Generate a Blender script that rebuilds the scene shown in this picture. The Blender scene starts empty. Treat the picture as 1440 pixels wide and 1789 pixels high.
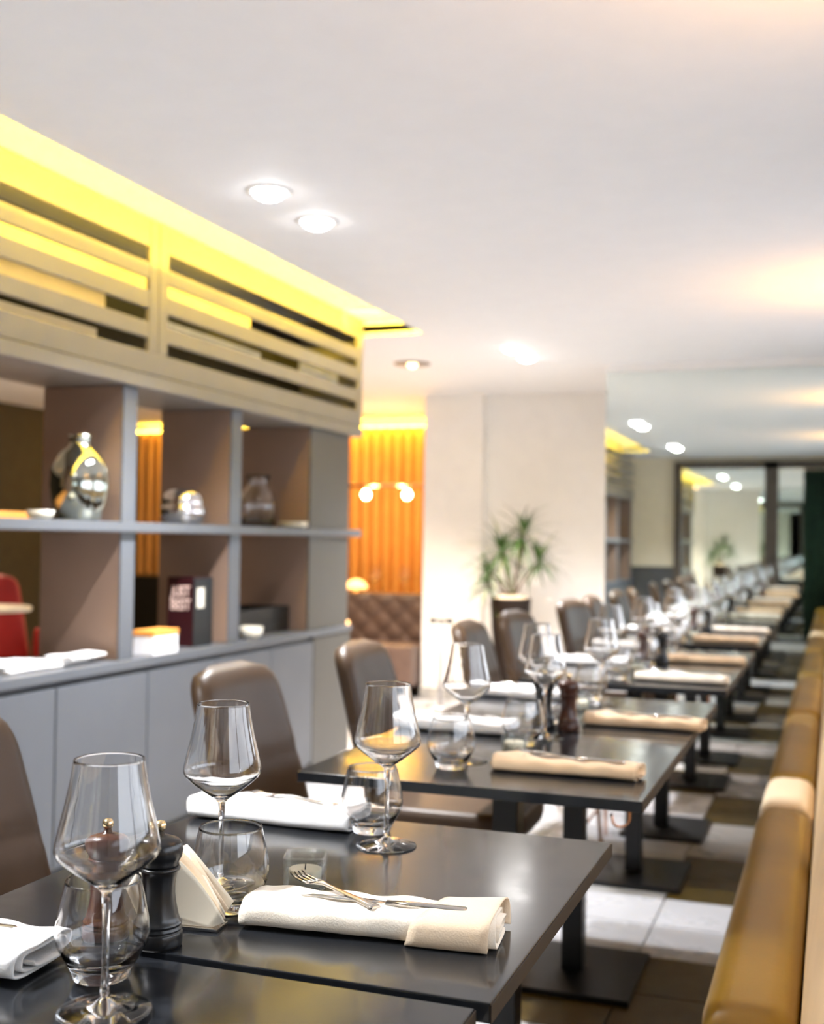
import bpy, bmesh, math, random
from mathutils import Vector, Matrix
from math import sin, cos, pi, radians
random.seed(7)
S = bpy.context.scene
COL = S.collection

# ---------------------------------------------------------------- camera
cd = bpy.data.cameras.new('camera'); cam = bpy.data.objects.new('camera', cd); COL.objects.link(cam)
cd.sensor_fit = 'HORIZONTAL'; cd.sensor_width = 36.0; cd.lens = 50.9
cd.clip_start = 0.05; cd.clip_end = 60
right = Vector((0.94008, 0.34065, 0.01431)); up = Vector((-0.00509, -0.02793, 0.99960)); back = Vector((0.34091, -0.93978, -0.02452))
m = Matrix((right, up, back)).transposed().to_4x4(); m.translation = Vector((0, 0, 1.239))
cam.matrix_world = m
cd.dof.use_dof = True; cd.dof.focus_distance = 1.48; cd.dof.aperture_fstop = 4.8
S.camera = cam

# ---------------------------------------------------------------- light and exposure
W = bpy.data.worlds.new('world'); S.world = W; W.use_nodes = True
W.node_tree.nodes['Background'].inputs[0].default_value = (0.75, 0.85, 1.0, 1)
W.node_tree.nodes['Background'].inputs[1].default_value = 0.6
S.view_settings.view_transform = 'Standard'; S.view_settings.look = 'None'
S.view_settings.gamma = 1.0; S.view_settings.use_curve_mapping = False
S.view_settings.exposure = 0.68
L_SPOT = 185.0       # each ceiling downlight
L_ROOM = 190.0       # rear room downlights
L_UP = 38.0         # warm wall uplights
L_COVE = 62.0       # yellow cove strip
L_WIN = 3.2         # daylight through the windows behind the banquette
L_CURT = 16.0       # warm strip washing the far curtain

def light(name, kind, loc, energy, color, direction=None, size=.1, size_y=None, angle=90, blend=.6, parent=None):
    d = bpy.data.lights.new(name, kind); d.energy = energy; d.color = color
    if kind == 'AREA':
        d.shape = 'RECTANGLE'; d.size = size; d.size_y = size_y or size
    elif kind == 'SPOT':
        d.spot_size = radians(angle); d.spot_blend = blend; d.shadow_soft_size = size
    else:
        d.shadow_soft_size = size
    o = bpy.data.objects.new(name, d); COL.objects.link(o); o.location = loc
    if direction is not None: o.rotation_euler = Vector(direction).to_track_quat('-Z', 'Y').to_euler()
    if parent: o.parent = parent; o.matrix_parent_inverse = Matrix.Translation(-Vector(parent.location))
    return o

# yellow strip in the ceiling recess above the room divider
light('cove_light', 'AREA', (-2.085, 3.20, 2.421), L_COVE, (1, .66, .045), (-1, 0, .05), size=5.6, size_y=.012)
light('cove_end_fill', 'AREA', (-2.30, 5.80, 2.428), 2.5, (1, .66, .045), (-.2, 1, 0), size=.4, size_y=.02)  # added fill for the recess end wall, which the strip leaves dark
light('lattice_inner_fill', 'AREA', (-2.56, 3.6, 2.44), 6.0, (1, .72, .12), (-1, 0, -.5), size=3.0, size_y=.02)  # added lamp inside the head box, makes the slots show yellow
light('curtain_wash', 'AREA', (-4.6, 10.22, 2.36), L_CURT, (1, .62, .08), (0, .12, -1), size=3.6, size_y=.05)

# ---------------------------------------------------------------- materials
def mat(name, col, rough=.5, metal=0, spec=.5, noise=0, nscale=8, bump=0, bscale=80, rvar=0, rscale=6, stretch=(1, 1, 1), coat=0, trans=0, ior=1.45, emit=None, es=0, sheen=0, col2=None):
    M = bpy.data.materials.new(name); M.use_nodes = True
    nt = M.node_tree; N = nt.nodes; Lk = nt.links; b = N['Principled BSDF']
    b.inputs['Base Color'].default_value = (*col, 1); b.inputs['Roughness'].default_value = rough
    b.inputs['Metallic'].default_value = metal; b.inputs['IOR'].default_value = ior
    b.inputs['Specular IOR Level'].default_value = spec; b.inputs['Coat Weight'].default_value = coat
    b.inputs['Transmission Weight'].default_value = trans; b.inputs['Sheen Weight'].default_value = sheen
    if emit: b.inputs['Emission Color'].default_value = (*emit, 1); b.inputs['Emission Strength'].default_value = es
    if noise or bump or rvar:
        tc = N.new('ShaderNodeTexCoord'); mp = N.new('ShaderNodeMapping'); mp.inputs['Scale'].default_value = stretch
        Lk.new(tc.outputs['Object'], mp.inputs[0])
    if noise:
        n = N.new('ShaderNodeTexNoise'); n.inputs['Scale'].default_value = nscale; n.inputs['Detail'].default_value = 5
        Lk.new(mp.outputs[0], n.inputs['Vector'])
        r = N.new('ShaderNodeMixRGB'); c2 = col2 or tuple(max(0, c * (1 - noise)) for c in col)
        r.inputs[1].default_value = (*col, 1); r.inputs[2].default_value = (*c2, 1)
        mr = N.new('ShaderNodeMapRange'); mr.inputs[1].default_value = .35; mr.inputs[2].default_value = .65
        Lk.new(n.outputs['Fac'], mr.inputs[0]); Lk.new(mr.outputs[0], r.inputs[0]); Lk.new(r.outputs[0], b.inputs['Base Color'])
    if bump:
        n = N.new('ShaderNodeTexNoise'); n.inputs['Scale'].default_value = bscale; n.inputs['Detail'].default_value = 4
        Lk.new(mp.outputs[0], n.inputs['Vector']); bp = N.new('ShaderNodeBump'); bp.inputs['Strength'].default_value = bump
        bp.inputs['Distance'].default_value = .003
        Lk.new(n.outputs['Fac'], bp.inputs['Height']); Lk.new(bp.outputs[0], b.inputs['Normal'])
    if rvar:
        n = N.new('ShaderNodeTexNoise'); n.inputs['Scale'].default_value = rscale; n.inputs['Detail'].default_value = 6
        Lk.new(mp.outputs[0], n.inputs['Vector']); mr = N.new('ShaderNodeMapRange'); mr.inputs[1].default_value = .3; mr.inputs[2].default_value = .7
        mr.inputs[3].default_value = max(.02, rough - rvar); mr.inputs[4].default_value = rough + rvar
        Lk.new(n.outputs['Fac'], mr.inputs[0]); Lk.new(mr.outputs[0], b.inputs['Roughness'])
    return M

M = dict(
    ceiling=mat('painted_ceiling', (.80, .80, .81), .7, noise=.02, bump=.05),
    white=mat('white_plaster', (.88, .86, .83), .7, noise=.03, bump=.05),
    cream=mat('cream_wall', (.72, .64, .50), .7, noise=.04),
    dado=mat('dark_dado', (.07, .07, .075), .5, noise=.2),
    brownwall=mat('olive_brown_wall', (.040, .034, .018), .7, noise=.2),
    grey=mat('grey_lacquer', (.102, .110, .124), .38, noise=.05, nscale=3, bump=.03, rvar=.05),
    taupe=mat('taupe_lacquer', (.200, .186, .172), .4, noise=.06, nscale=4, bump=.03, rvar=.05),
    taupe_dimmed=mat('dimmed_taupe_lacquer', (.085, .080, .068), .45, noise=.06, nscale=4),  # taupe darkened to offset the strong downlights at the divider end
    taupe_warm_lit=mat('warm_lit_panel', (.25, .165, .12), .55, noise=.08, nscale=4),  # warm light of the rear room on the panel sides, put into the colour
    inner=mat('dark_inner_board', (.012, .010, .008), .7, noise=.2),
    board=mat('pale_slot_glow', (.62, .52, .36), .6, noise=.1),
    table=mat('dark_table_laminate', (.014, .0155, .0185), .15, spec=.55, noise=.3, nscale=5, rvar=.05, rscale=9),
    edge=mat('brown_table_edging', (.022, .014, .008), .7, noise=.2),
    iron=mat('black_powdercoat', (.006, .006, .0065), .38, noise=.2, bump=.05, bscale=300),
    leather=mat('taupe_leather', (.062, .036, .020), .42, spec=.34, noise=.15, nscale=5, bump=.12, bscale=160),
    copper=mat('copper', (.85, .48, .32), .22, metal=1, noise=.1),
    ochre=mat('ochre_leather', (.36, .21, .020), .42, noise=.22, nscale=2.5, bump=.15, bscale=120),
    pale_seat=mat('pale_seat_section', (.88, .72, .50), .42, noise=.05, bump=.1, bscale=120),
    beige_leather=mat('beige_leather', (.74, .52, .28), .45, noise=.08, bump=.1, bscale=120),
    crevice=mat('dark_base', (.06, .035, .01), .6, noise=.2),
    tile_white=mat('pale_grey_stone', (.50, .505, .53), .3, noise=.12, nscale=3, rvar=.08),
    tile_grey=mat('mid_grey_stone', (.40, .39, .37), .32, noise=.15, nscale=3, rvar=.08),
    tile_brown=mat('olive_brown_stone', (.090, .058, .006), .42, noise=.25, nscale=3, rvar=.08),
    grout=mat('dark_grout', (.10, .09, .07), .8, noise=.2),
    linen=mat('cream_linen', (.82, .74, .62), .85, noise=.05, nscale=12, bump=.25, bscale=420, sheen=.2),
    linen_cuff=mat('orange_shade_linen', (.80, .64, .46), .85, noise=.06, nscale=12, bump=.25, bscale=420, sheen=.2),  # orange shadow on the cuff is put into the cloth colour
    linen_tan=mat('tan_linen', (.76, .56, .35), .85, noise=.06, nscale=12, bump=.25, bscale=420, sheen=.2),
    linen_white=mat('white_linen', (.90, .89, .88), .85, noise=.03, nscale=12, bump=.25, bscale=420, sheen=.2),
    paper=mat('cream_paper', (.85, .76, .60), .8, noise=.05),
    steel=mat('stainless_steel', (.62, .60, .58), .16, metal=1, noise=.08),
    glass=mat('clear_glass', (1, 1, 1), .0, trans=1, ior=1.47),
    thick_glass=mat('thick_clear_glass', (.98, 1, .98), .02, trans=1, ior=1.5),
    wax=mat('candle_wax', (.92, .84, .68), .5, noise=.05),
    mill_black=mat('black_lacquered_wood', (.010, .010, .011), .28, noise=.2),
    mill_brown=mat('dark_red_stained_wood', (.060, .018, .009), .3, noise=.3, nscale=20, stretch=(1, 1, .2)),
    brass=mat('pale_brass', (.85, .68, .42), .25, metal=1, noise=.1),
    mirror=mat('tinted_mirror', (.80, .86, .83), .01, metal=1, noise=.01),
    bronze=mat('bronze_frame', (.085, .065, .05), .4, noise=.2),
    curtain=mat('orange_pleated_cloth', (.80, .40, .11), .8, noise=.1, nscale=6, bump=.2, bscale=200),
    curtain_green=mat('dark_green_cloth', (.02, .055, .03), .85, noise=.4, nscale=9),
    tuft=mat('brown_tufted_leather', (.13, .085, .07), .4, noise=.2, bump=.1),
    leaf=mat('dragon_tree_leaf', (.055, .13, .022), .45, noise=.4, nscale=7),
    leaf_dry=mat('pale_leaf', (.36, .40, .22), .5, noise=.3, nscale=7),
    bark=mat('grey_brown_bark', (.22, .16, .11), .8, noise=.3, nscale=30, bump=.4),
    pot=mat('dark_brown_pot', (.010, .005, .003), .45, spec=.25, noise=.2),
    gravel=mat('cream_gravel', (.85, .66, .45), .8, noise=.3, nscale=60, bump=.6, bscale=90),
    ringdark=mat('dark_gimbal', (.30, .24, .20), .5, noise=.1),
    red=mat('red_fabric', (.30, .008, .008), .6, noise=.2, bump=.1),
    orange=mat('orange_board', (.85, .35, .07), .5, noise=.15),
    silver=mat('mercury_glass', (.80, .80, .84), .07, metal=1, noise=.1),
    chrome_green=mat('smoked_mirror_glass', (.55, .58, .52), .05, metal=1, noise=.3),
    maroon=mat('dark_maroon_card', (.030, .004, .006), .4, noise=.1),
    darkcard=mat('black_card', (.008, .009, .010), .45, noise=.1),
    print_pink=mat('pale_pink_print', (.80, .58, .50), .6, noise=.05),
    wicker=mat('black_tray_wood', (.012, .009, .006), .5, noise=.3),
    ceramic=mat('off_white_ceramic', (.82, .78, .66), .3, noise=.05),
    whitebox=mat('white_card', (.90, .90, .92), .5, noise=.02),
    postgrey=mat('grey_metal', (.45, .45, .47), .35, metal=.6, noise=.1),
    lens=mat('downlight_lens', (1, 1, 1), .3, emit=(1, .98, .95), es=26, noise=.01),
    lens_warm=mat('warm_downlight_lens', (1, .8, .5), .3, emit=(1, .55, .22), es=9, noise=.01),
    trimring=mat('white_trim_ring', (.85, .85, .85), .4, noise=.02),
    bulb=mat('filament_bulb', (1, .8, .4), .3, emit=(1, .72, .35), es=28, noise=.01),
    shade=mat('glowing_amber_shade', (1, .6, .3), .5, emit=(1, .48, .16), es=2.6, noise=.01),
    led=mat('yellow_led_strip', (1, .8, .2), .5, emit=(1, .70, .08), es=12, noise=.01),
    daylight=mat('window_daylight', (.9, .95, 1), .5, emit=(.80, .88, 1.0), es=L_WIN, noise=.01),
)

def thin_glass(name):
    m_ = bpy.data.materials.new(name); m_.use_nodes = True; nt = m_.node_tree; nt.nodes.clear(); N = nt.nodes
    o = N.new('ShaderNodeOutputMaterial'); t = N.new('ShaderNodeBsdfTransparent'); g = N.new('ShaderNodeBsdfGlossy'); f = N.new('ShaderNodeLayerWeight'); x = N.new('ShaderNodeMixShader')
    t.inputs[0].default_value = (.93, .95, .94, 1); g.inputs['Roughness'].default_value = .02; f.inputs['Blend'].default_value = .22
    nz = N.new('ShaderNodeTexNoise'); nz.inputs['Scale'].default_value = 60; b = N.new('ShaderNodeBump'); b.inputs['Strength'].default_value = .35; b.inputs['Distance'].default_value = .004
    nt.links.new(nz.outputs['Fac'], b.inputs['Height']); nt.links.new(b.outputs[0], g.inputs['Normal']); nt.links.new(b.outputs[0], f.inputs['Normal'])
    nt.links.new(f.outputs['Facing'], x.inputs[0]); nt.links.new(t.outputs[0], x.inputs[1]); nt.links.new(g.outputs[0], x.inputs[2]); nt.links.new(x.outputs[0], o.inputs[0])
    return m_
M['thick_glass'] = thin_glass('clear_pressed_glass')

# ---------------------------------------------------------------- helpers
def place(o, parent=None, label=None, cat=None, group=None, kind=None):
    if parent is not None: o.parent = parent
    if label: o['label'] = label
    if cat: o['category'] = cat
    if group: o['group'] = group
    if kind: o['kind'] = kind
    return o
def thing(name, label, cat, loc=(0, 0, 0), rz=0, group=None):
    o = bpy.data.objects.new(name, None); COL.objects.link(o); o.empty_display_size = .05
    o.location = loc; o.rotation_euler = (0, 0, rz)
    return place(o, None, label, cat, group)
def obj(name, bm, m, parent=None, smooth=False, **k):
    me = bpy.data.meshes.new(name)
    bmesh.ops.recalc_face_normals(bm, faces=bm.faces[:])
    bm.to_mesh(me); bm.free()
    for mm in (m if isinstance(m, (list, tuple)) else [m]): me.materials.append(M[mm] if isinstance(mm, str) else mm)
    if smooth:
        for p in me.polygons: p.use_smooth = True
    o = bpy.data.objects.new(name, me); COL.objects.link(o)
    return place(o, parent, **k)
def struct(name, bm, m, parent=None, smooth=False):
    return obj(name, bm, m, parent, smooth, kind=None if parent else 'structure')
def copy_tree(o, parent=None):
    c = o.copy(); COL.objects.link(c)
    if parent: c.parent = parent
    for ch in list(o.children):
        copy_tree(ch, c)
    return c
def box(bm, a, b, mi=0, bev=0):
    x0, y0, z0 = a; x1, y1, z1 = b
    v = [bm.verts.new(p) for p in ((x0, y0, z0), (x1, y0, z0), (x1, y1, z0), (x0, y1, z0), (x0, y0, z1), (x1, y0, z1), (x1, y1, z1), (x0, y1, z1))]
    fs = [bm.faces.new([v[i] for i in q]) for q in ((0, 3, 2, 1), (4, 5, 6, 7), (0, 1, 5, 4), (1, 2, 6, 5), (2, 3, 7, 6), (3, 0, 4, 7))]
    for f in fs: f.material_index = mi
    if bev:
        es = list({e for f in fs for e in f.edges})
        bmesh.ops.bevel(bm, geom=es, offset=bev, segments=2, affect='EDGES', profile=.6)
    return fs
def bx(a, b, bev=0):
    bm = bmesh.new(); box(bm, a, b, 0, bev); return bm
def lathe(bm, prof, n=40, c=(0, 0), mi=0, smooth=True):
    rings = []
    for r, z in prof:
        if r < 1e-6: rings.append([bm.verts.new((c[0], c[1], z))])
        else: rings.append([bm.verts.new((c[0] + r * cos(2 * pi * i / n), c[1] + r * sin(2 * pi * i / n), z)) for i in range(n)])
    for A, B in zip(rings, rings[1:]):
        for i in range(n):
            j = (i + 1) % n
            if len(A) == 1 and len(B) == 1: continue
            if len(A) == 1: f = bm.faces.new((A[0], B[j], B[i]))
            elif len(B) == 1: f = bm.faces.new((A[i], A[j], B[0]))
            else: f = bm.faces.new((A[i], A[j], B[j], B[i]))
            f.material_index = mi; f.smooth = smooth
    return bm
def tube(bm, pts, r, n=10, cap=True, mi=0):
    pts = [Vector(p) for p in pts]; rs = r if isinstance(r, (list, tuple)) else [r] * len(pts)
    rings = []; prev = None
    for i, p in enumerate(pts):
        t = (pts[min(i + 1, len(pts) - 1)] - pts[max(i - 1, 0)]).normalized()
        a = prev if prev is not None else (Vector((0, 0, 1)) if abs(t.z) < .9 else Vector((1, 0, 0)))
        u = (a - t * a.dot(t)).normalized(); w = t.cross(u); prev = u
        rings.append([bm.verts.new(p + (u * cos(2 * pi * k / n) + w * sin(2 * pi * k / n)) * rs[i]) for k in range(n)])
    for A, B in zip(rings, rings[1:]):
        for k in range(n):
            f = bm.faces.new((A[k], A[(k + 1) % n], B[(k + 1) % n], B[k])); f.smooth = True; f.material_index = mi
    if cap:
        bm.faces.new(rings[0][::-1]); bm.faces.new(rings[-1])
    return bm
def loft(bm, rings, closed=True, cap=True, smooth=True):
    R_ = [[bm.verts.new(p) for p in r] for r in rings]
    n = len(R_[0])
    for A, B in zip(R_, R_[1:]):
        for k in range(n if closed else n - 1):
            f = bm.faces.new((A[k], A[(k + 1) % n], B[(k + 1) % n], B[k])); f.smooth = smooth
    if cap and closed:
        bm.faces.new(R_[0][::-1]); bm.faces.new(R_[-1])
    return bm

CEIL = 2.39
# ================================================================= THE SETTING
# ---- ceiling with the rectangular recess over the divider
RX0, RX1, RY0, RY1 = -3.05, -2.156, .30, 6.075
bm = bmesh.new()
box(bm, (-6.9, -.95, CEIL), (RX0, 10.6, CEIL + .06))
box(bm, (RX1 + .105, -.95, CEIL), (.70, 10.6, CEIL + .06))
box(bm, (RX0, -.95, CEIL), (RX1 + .105, RY0, CEIL + .06))
box(bm, (RX0, RY1, CEIL), (RX1 + .105, 10.6, CEIL + .06))
box(bm, (RX1, RY0, CEIL), (RX1 + .105, RY1, CEIL + .012))
struct('ceiling', bm, 'ceiling')
bm = bmesh.new()
box(bm, (RX0 - .02, RY0 - .02, 2.480), (RX1 + .125, RY1 + .02, 2.52))
box(bm, (RX0 - .03, RY0, CEIL + .02), (RX0, RY1, 2.48)); box(bm, (RX1 + .105, RY0, CEIL + .02), (RX1 + .125, RY1, 2.48))
box(bm, (RX0, RY1, CEIL + .02), (RX1 + .105, RY1 + .02, 2.48)); box(bm, (RX0, RY0 - .02, CEIL + .02), (RX1 + .105, RY0, 2.48))
struct('trim_1', bm, 'ceiling')
strip = thing('led_strip', 'yellow light strip hidden in the ceiling recess above the grey room divider', 'light strip', (-2.07, 0, 2.405))
obj('light_strip', bx((-.012, RY0 + .05, 0), (.012, RY1 - .05, .008)), 'led', strip)

# ---- walls
struct('wall_right', (lambda b: (box(b, (.60, -.95, 0), (.70, 8.9, .95)), box(b, (.60, -.95, 1.80), (.70, 8.9, CEIL)), box(b, (.60, -.95, .95), (.70, .2, 1.80)), box(b, (.60, 3.2, .95), (.70, 3.9, 1.80)), box(b, (.60, 6.9, .95), (.70, 8.9, 1.80)), b)[-1])(bmesh.new()), 'white')
for k, (y0, y1) in enumerate(((.2, 3.2), (3.9, 6.9))):
    w = struct('window_%d' % (k + 1), bx((.67, y0, .95), (.69, y1, 1.80)), 'daylight')
    bm = bmesh.new()
    for yy in (y0, y0 + 1.0, y0 + 2.0, y1 - .05): box(bm, (.62, yy, .95), (.66, yy + .05, 1.80))
    box(bm, (.62, y0, .95), (.66, y1, 1.0)); box(bm, (.62, y0, 1.75), (.66, y1, 1.80))
    struct('window_frame', bm, 'bronze', w)
struct('wall_far', bx((-1.384, 7.462, 0), (.60, 8.9, CEIL)), 'white')
struct('wall_back', bx((-2.57, 8.80, 0), (-1.384, 8.95, CEIL)), 'white')
struct('wall_left', bx((-6.9, -.95, 0), (-6.8, 10.6, CEIL)), 'brownwall')
struct('wall_rear', bx((-6.8, 10.5, 0), (-1.384, 10.6, CEIL)), 'cream')
bm = bmesh.new(); box(bm, (-6.8, -.95, .94), (.60, -.85, CEIL)); struct('wall_front', bm, 'cream')
bm = bmesh.new(); box(bm, (-6.8, -.95, 0), (.60, -.83, .94), bev=.004); struct('trim_2', bm, 'dado')
colm = thing('column', 'square white plastered column left of the potted plant', 'column', (-2.81, 8.9, 0))
obj('shaft', bx((-.24, -.223, .0), (.24, .22, CEIL)), 'white', colm)
obj('skirting', bx((-.25, -.235, 0), (.25, .23, .09), .004), 'tile_grey', colm)

# ---- floor: a slab and the stone tiles that can be told apart
fl = struct('floor', bx((-6.9, -.95, -.06), (.70, 10.6, -.012)), 'grout')
tm = {}
for key in ('tile_white', 'tile_grey', 'tile_brown'):
    bm = bx((-.297, -.147, -.012), (.297, .147, 0)); me = bpy.data.meshes.new('floor_tile'); bm.to_mesh(me); bm.free(); me.materials.append(M[key]); tm[key] = me
def tile_kind(cx, cy):
    # pale and olive-brown blocks, 0.6 m deep, read off the photograph along the aisle
    right_side = cx > -.56
    band = int(math.floor((cy - 2.97) / .6))
    if right_side:
        t = {-1: 'b', 0: 'b', 1: 'w', 2: 'b', 3: 'g', 4: 'b', 5: 'w', 6: 'b', 7: 'w', 8: 'b', 9: 'w'}.get(band, 'b')
        if band == 1 and cy < 3.85: t = 'w'
    else:
        t = {-2: 'w', -1: 'w', 0: 'b', 1: 'w', 2: 'g', 3: 'w', 4: 'w', 5: 'b', 6: 'g', 7: 'w', 8: 'g', 9: 'w'}.get(band, 'w')
        if cx < -1.2 and t == 'b': t = 'w'
    return {'w': 'tile_white', 'g': 'tile_grey', 'b': 'tile_brown'}[t]
for i in range(6):
    for j in range(26):
        cx = -.25 - .6 * i; cy = 1.02 + .3 * j + .0
        o = bpy.data.objects.new('floor_tile', tm[tile_kind(cx, cy)]); COL.objects.link(o); o.parent = fl; o.location = (cx, cy, 0)

bm = bmesh.new(); box(bm, (-6.8, -.83, -.0125), (-3.552, 10.5, -.001)); box(bm, (.052, -.83, -.0125), (.60, 7.46, -.001)); box(bm, (-3.552, -.83, -.0125), (.052, .868, -.001)); box(bm, (-3.552, 8.672, -.0125), (.052, 10.5, -.001))
struct('trim_3', bm, 'tile_grey')

# ---- mirror on the far wall
mr = thing('wall_mirror', 'large tinted wall mirror at the end of the table row', 'mirror', (-.40, 7.456, 1.4))
obj('mirror_glass', bx((-.984, -.004, -1.38), (.98, .004, .935)), 'mirror', mr)
# ---- mirrored doors with bronze frames behind the viewpoint (seen in the mirror)
dm = thing('mirrored_screen', 'bronze framed mirrored screen seen reflected behind the tables', 'screen', (-.75, -.80, 0))
obj('mirror_panel', bx((-1.16, -.02, .06), (-.10, -.012, 2.24)), 'mirror', dm)
bm = bmesh.new(); box(bm, (-1.25, -.025, 0), (-1.15, .03, 2.33)); struct_frame = obj('stile', bm, 'bronze', dm)
obj('stile', bx((-.10, -.025, 0), (.07, .03, 2.33)), 'bronze', dm)
obj('header', bx((-1.15, -.025, 2.24), (1.3, .03, 2.33)), 'bronze', dm)
obj('mirror_panel', bx((.07, -.02, .06), (.38, -.012, 2.24)), 'mirror', dm)
bm = bmesh.new()
ring = []
for i in range(81):
    x = .38 + .9 * i / 80
    ring.append((x, .0 + .035 * sin(i * 1.15), 0))
for a, b in zip(ring, ring[1:]):
    v = [bm.verts.new(p) for p in ((a[0], a[1], .03), (b[0], b[1], .03), (b[0], b[1], 2.2), (a[0], a[1], 2.2))]; bm.faces.new(v).smooth = True
bmesh.ops.remove_doubles(bm, verts=bm.verts[:], dist=1e-4)
o = obj('drape', bm, 'curtain_green', None, True, label='dark green drape hanging beside the mirrored screen behind the viewpoint', cat='curtain'); o.location = (-.75, -.72, 0)
so = o.modifiers.new('solid', 'SOLIDIFY'); so.thickness = .006

# ================================================================= ROOM DIVIDER
FX, BX_ = -2.50, -2.89
dv = thing('room_divider', 'long grey open shelf room divider with slatted top and base doors', 'room divider', (FX, 1.5, 0))
def D(name, a, b, m, bev=.003, parent=None):
    return obj(name, bx(tuple(p - q for p, q in zip(a, (FX, 1.5, 0))), tuple(p - q for p, q in zip(b, (FX, 1.5, 0))), bev), m, parent or dv)
Y0, Y1 = -.60, 5.94
# base
D('plinth', (-2.87, Y0, .0), (-2.56, Y1, .08), 'iron')
D('carcass', (-2.89, Y0, .08), (-2.535, Y1, .735), 'grey')
ys = [-.59, -.02, .54, 1.10, 1.66, 2.22, 2.79, 3.36, 3.929, 4.46, 4.987, 5.46]
for a, b in zip(ys, ys[1:]):
    D('door', (-2.532, a + .004, .10), (-2.508, b - .004, .715), 'grey', .003)
D('end_panel', (-2.532, 5.464, .08), (-2.508, Y1, .735), 'taupe_dimmed')
D('worktop', (-2.89, Y0, .738), (-2.50, Y1 + .005, .772), 'grey', .003)
# uprights
for y0, y1 in ((-.598, -.513), (.395, .48), (1.235, 1.32), (2.075, 2.16), (2.915, 3.0), (3.755, 3.844), (4.595, 4.69)):
    D('upright', (-2.89, y0, .773), (-2.535, y1, 1.255), 'taupe_warm_lit', .003)
    D('upright', (-2.89, y0, 1.295), (-2.535, y1, 1.812), 'taupe_warm_lit', .003)
    D('edge_strip', (-2.533, y0 - .001, .773), (-2.525, y1 + .001, 1.254), 'grey', .002)
    D('edge_strip', (-2.533, y0 - .001, 1.295), (-2.525, y1 + .001, 1.812), 'grey', .002)
D('side_panel', (-2.97, 5.42, .773), (-2.532, 5.925, 1.2545), 'taupe_warm_lit', .003)
D('side_panel', (-2.97, 5.42, 1.2955), (-2.532, 5.925, 1.812), 'taupe_warm_lit', .003)
D('front_board', (-2.531, 5.419, .773), (-2.521, 5.926, 1.2545), 'taupe_dimmed', .002)
D('front_board', (-2.531, 5.419, 1.2955), (-2.521, 5.926, 1.812), 'taupe_dimmed', .002)
D('shelf', (-2.90, Y0, 1.256), (-2.50, 6.06, 1.294), 'grey', .004)
# slatted head box
lat = D('head_frame', (-2.90, Y0, 1.8145), (-2.53, 6.06, 1.835), 'taupe')
D('bottom_rail', (-2.53, Y0, 1.8145), (-2.50, 6.06, 1.868), 'taupe', .004)
D('lower_board', (-2.525, Y0, 1.872), (-2.506, 6.06, 1.958), 'taupe', .003)
D('stile', (-2.525, 3.885, 1.958), (-2.505, 3.948, 2.476), 'taupe', .003)
D('stile', (-2.525, 3.954, 1.958), (-2.505, 4.018, 2.476), 'taupe', .003)
D('stile', (-2.525, 5.985, 1.958), (-2.505, 6.06, 2.476), 'taupe', .003)
sl = [(2.011, 2.074), (2.128, 2.196), (2.243, 2.305), (2.368, 2.476)]
for ya, yb in ((Y0, 3.884), (4.019, 5.984)):
    for k, (z0, z1) in enumerate(sl):
        D('slat' if k < 3 else 'fascia', (-2.525, ya, z0), (-2.506, yb, z1), 'taupe', .003)
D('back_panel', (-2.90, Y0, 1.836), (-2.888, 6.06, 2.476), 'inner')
D('end_cap', (-2.888, 6.04, 1.836), (-2.526, 6.06, 2.476), 'taupe')
D('slot_glow_board', (-2.70, Y0, 2.235), (-2.69, 5.06, 2.33), 'board')  # added boards standing in for the yellow and white light behind the slots
D('slot_glow_board', (-2.66, Y0, 2.085), (-2.65, 3.80, 2.175), 'board')
D('slot_glow_board', (-2.62, 4.03, 2.080), (-2.61, 5.02, 2.135), 'tile_white')
D('slot_glow_board', (-2.62, 5.46, 2.09), (-2.61, 5.95, 2.215), 'tile_white')
D('slot_glow_board', (-2.66, Y0, 1.965), (-2.65, 3.75, 2.03), 'board')

# ---- things on the shelves
def lathe_thing(name, label, cat, loc, prof, m, n=40, group=None):
    bm = bmesh.new(); lathe(bm, prof, n)
    o = obj(name, bm, m, None, True, label=label, cat=cat, group=group); o.location = loc; return o
lathe_thing('vase', 'tall mirror-finish round vase with narrow neck on the upper divider shelf', 'vase', (-2.62, 3.62, 1.2945),
    [(0, 0), (.065, 0), (.075, .006), (.098, .07), (.107, .13), (.102, .19), (.075, .245), (.042, .272), (.036, .30), (.045, .315), (.040, .316), (.032, .30), (0, .29)], 'chrome_green')
lathe_thing('glass_bowl', 'low two-tier silvered glass bowl on the upper shelf between the vase and the jar', 'bowl', (-2.68, 4.45, 1.2945),
    [(0, 0), (.07, 0), (.088, .015), (.10, .05), (.098, .075), (.09, .085), (.092, .095), (.085, .13), (.06, .15), (.05, .155), (.046, .152), (.07, .12), (.08, .06), (.06, .02), (0, .015)], 'silver')
lathe_thing('glass_jar', 'clear glass jar with a flared neck near the right end of the upper shelf', 'jar', (-2.73, 5.245, 1.2945),
    [(0, 0), (.07, 0), (.085, .01), (.09, .12), (.08, .17), (.055, .20), (.05, .24), (.062, .26), (.058, .26), (.046, .24), (.05, .20), (.075, .168), (.085, .12), (.08, .015), (0, .008)], 'glass')
bm = bmesh.new(); prof = [(0, 0), (.045, 0), (.075, .01), (.078, .016), (.076, .018), (.045, .008), (0, .006)]
lathe(bm, prof, 36); lathe(bm, [(r, z + .012) for r, z in prof], 36)
place(obj('saucer', bm, 'ceramic', None, True, label='small white stacked saucers in front of the clear glass jar', cat='saucer')).location = (-2.575, 5.335, 1.2945)
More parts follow.
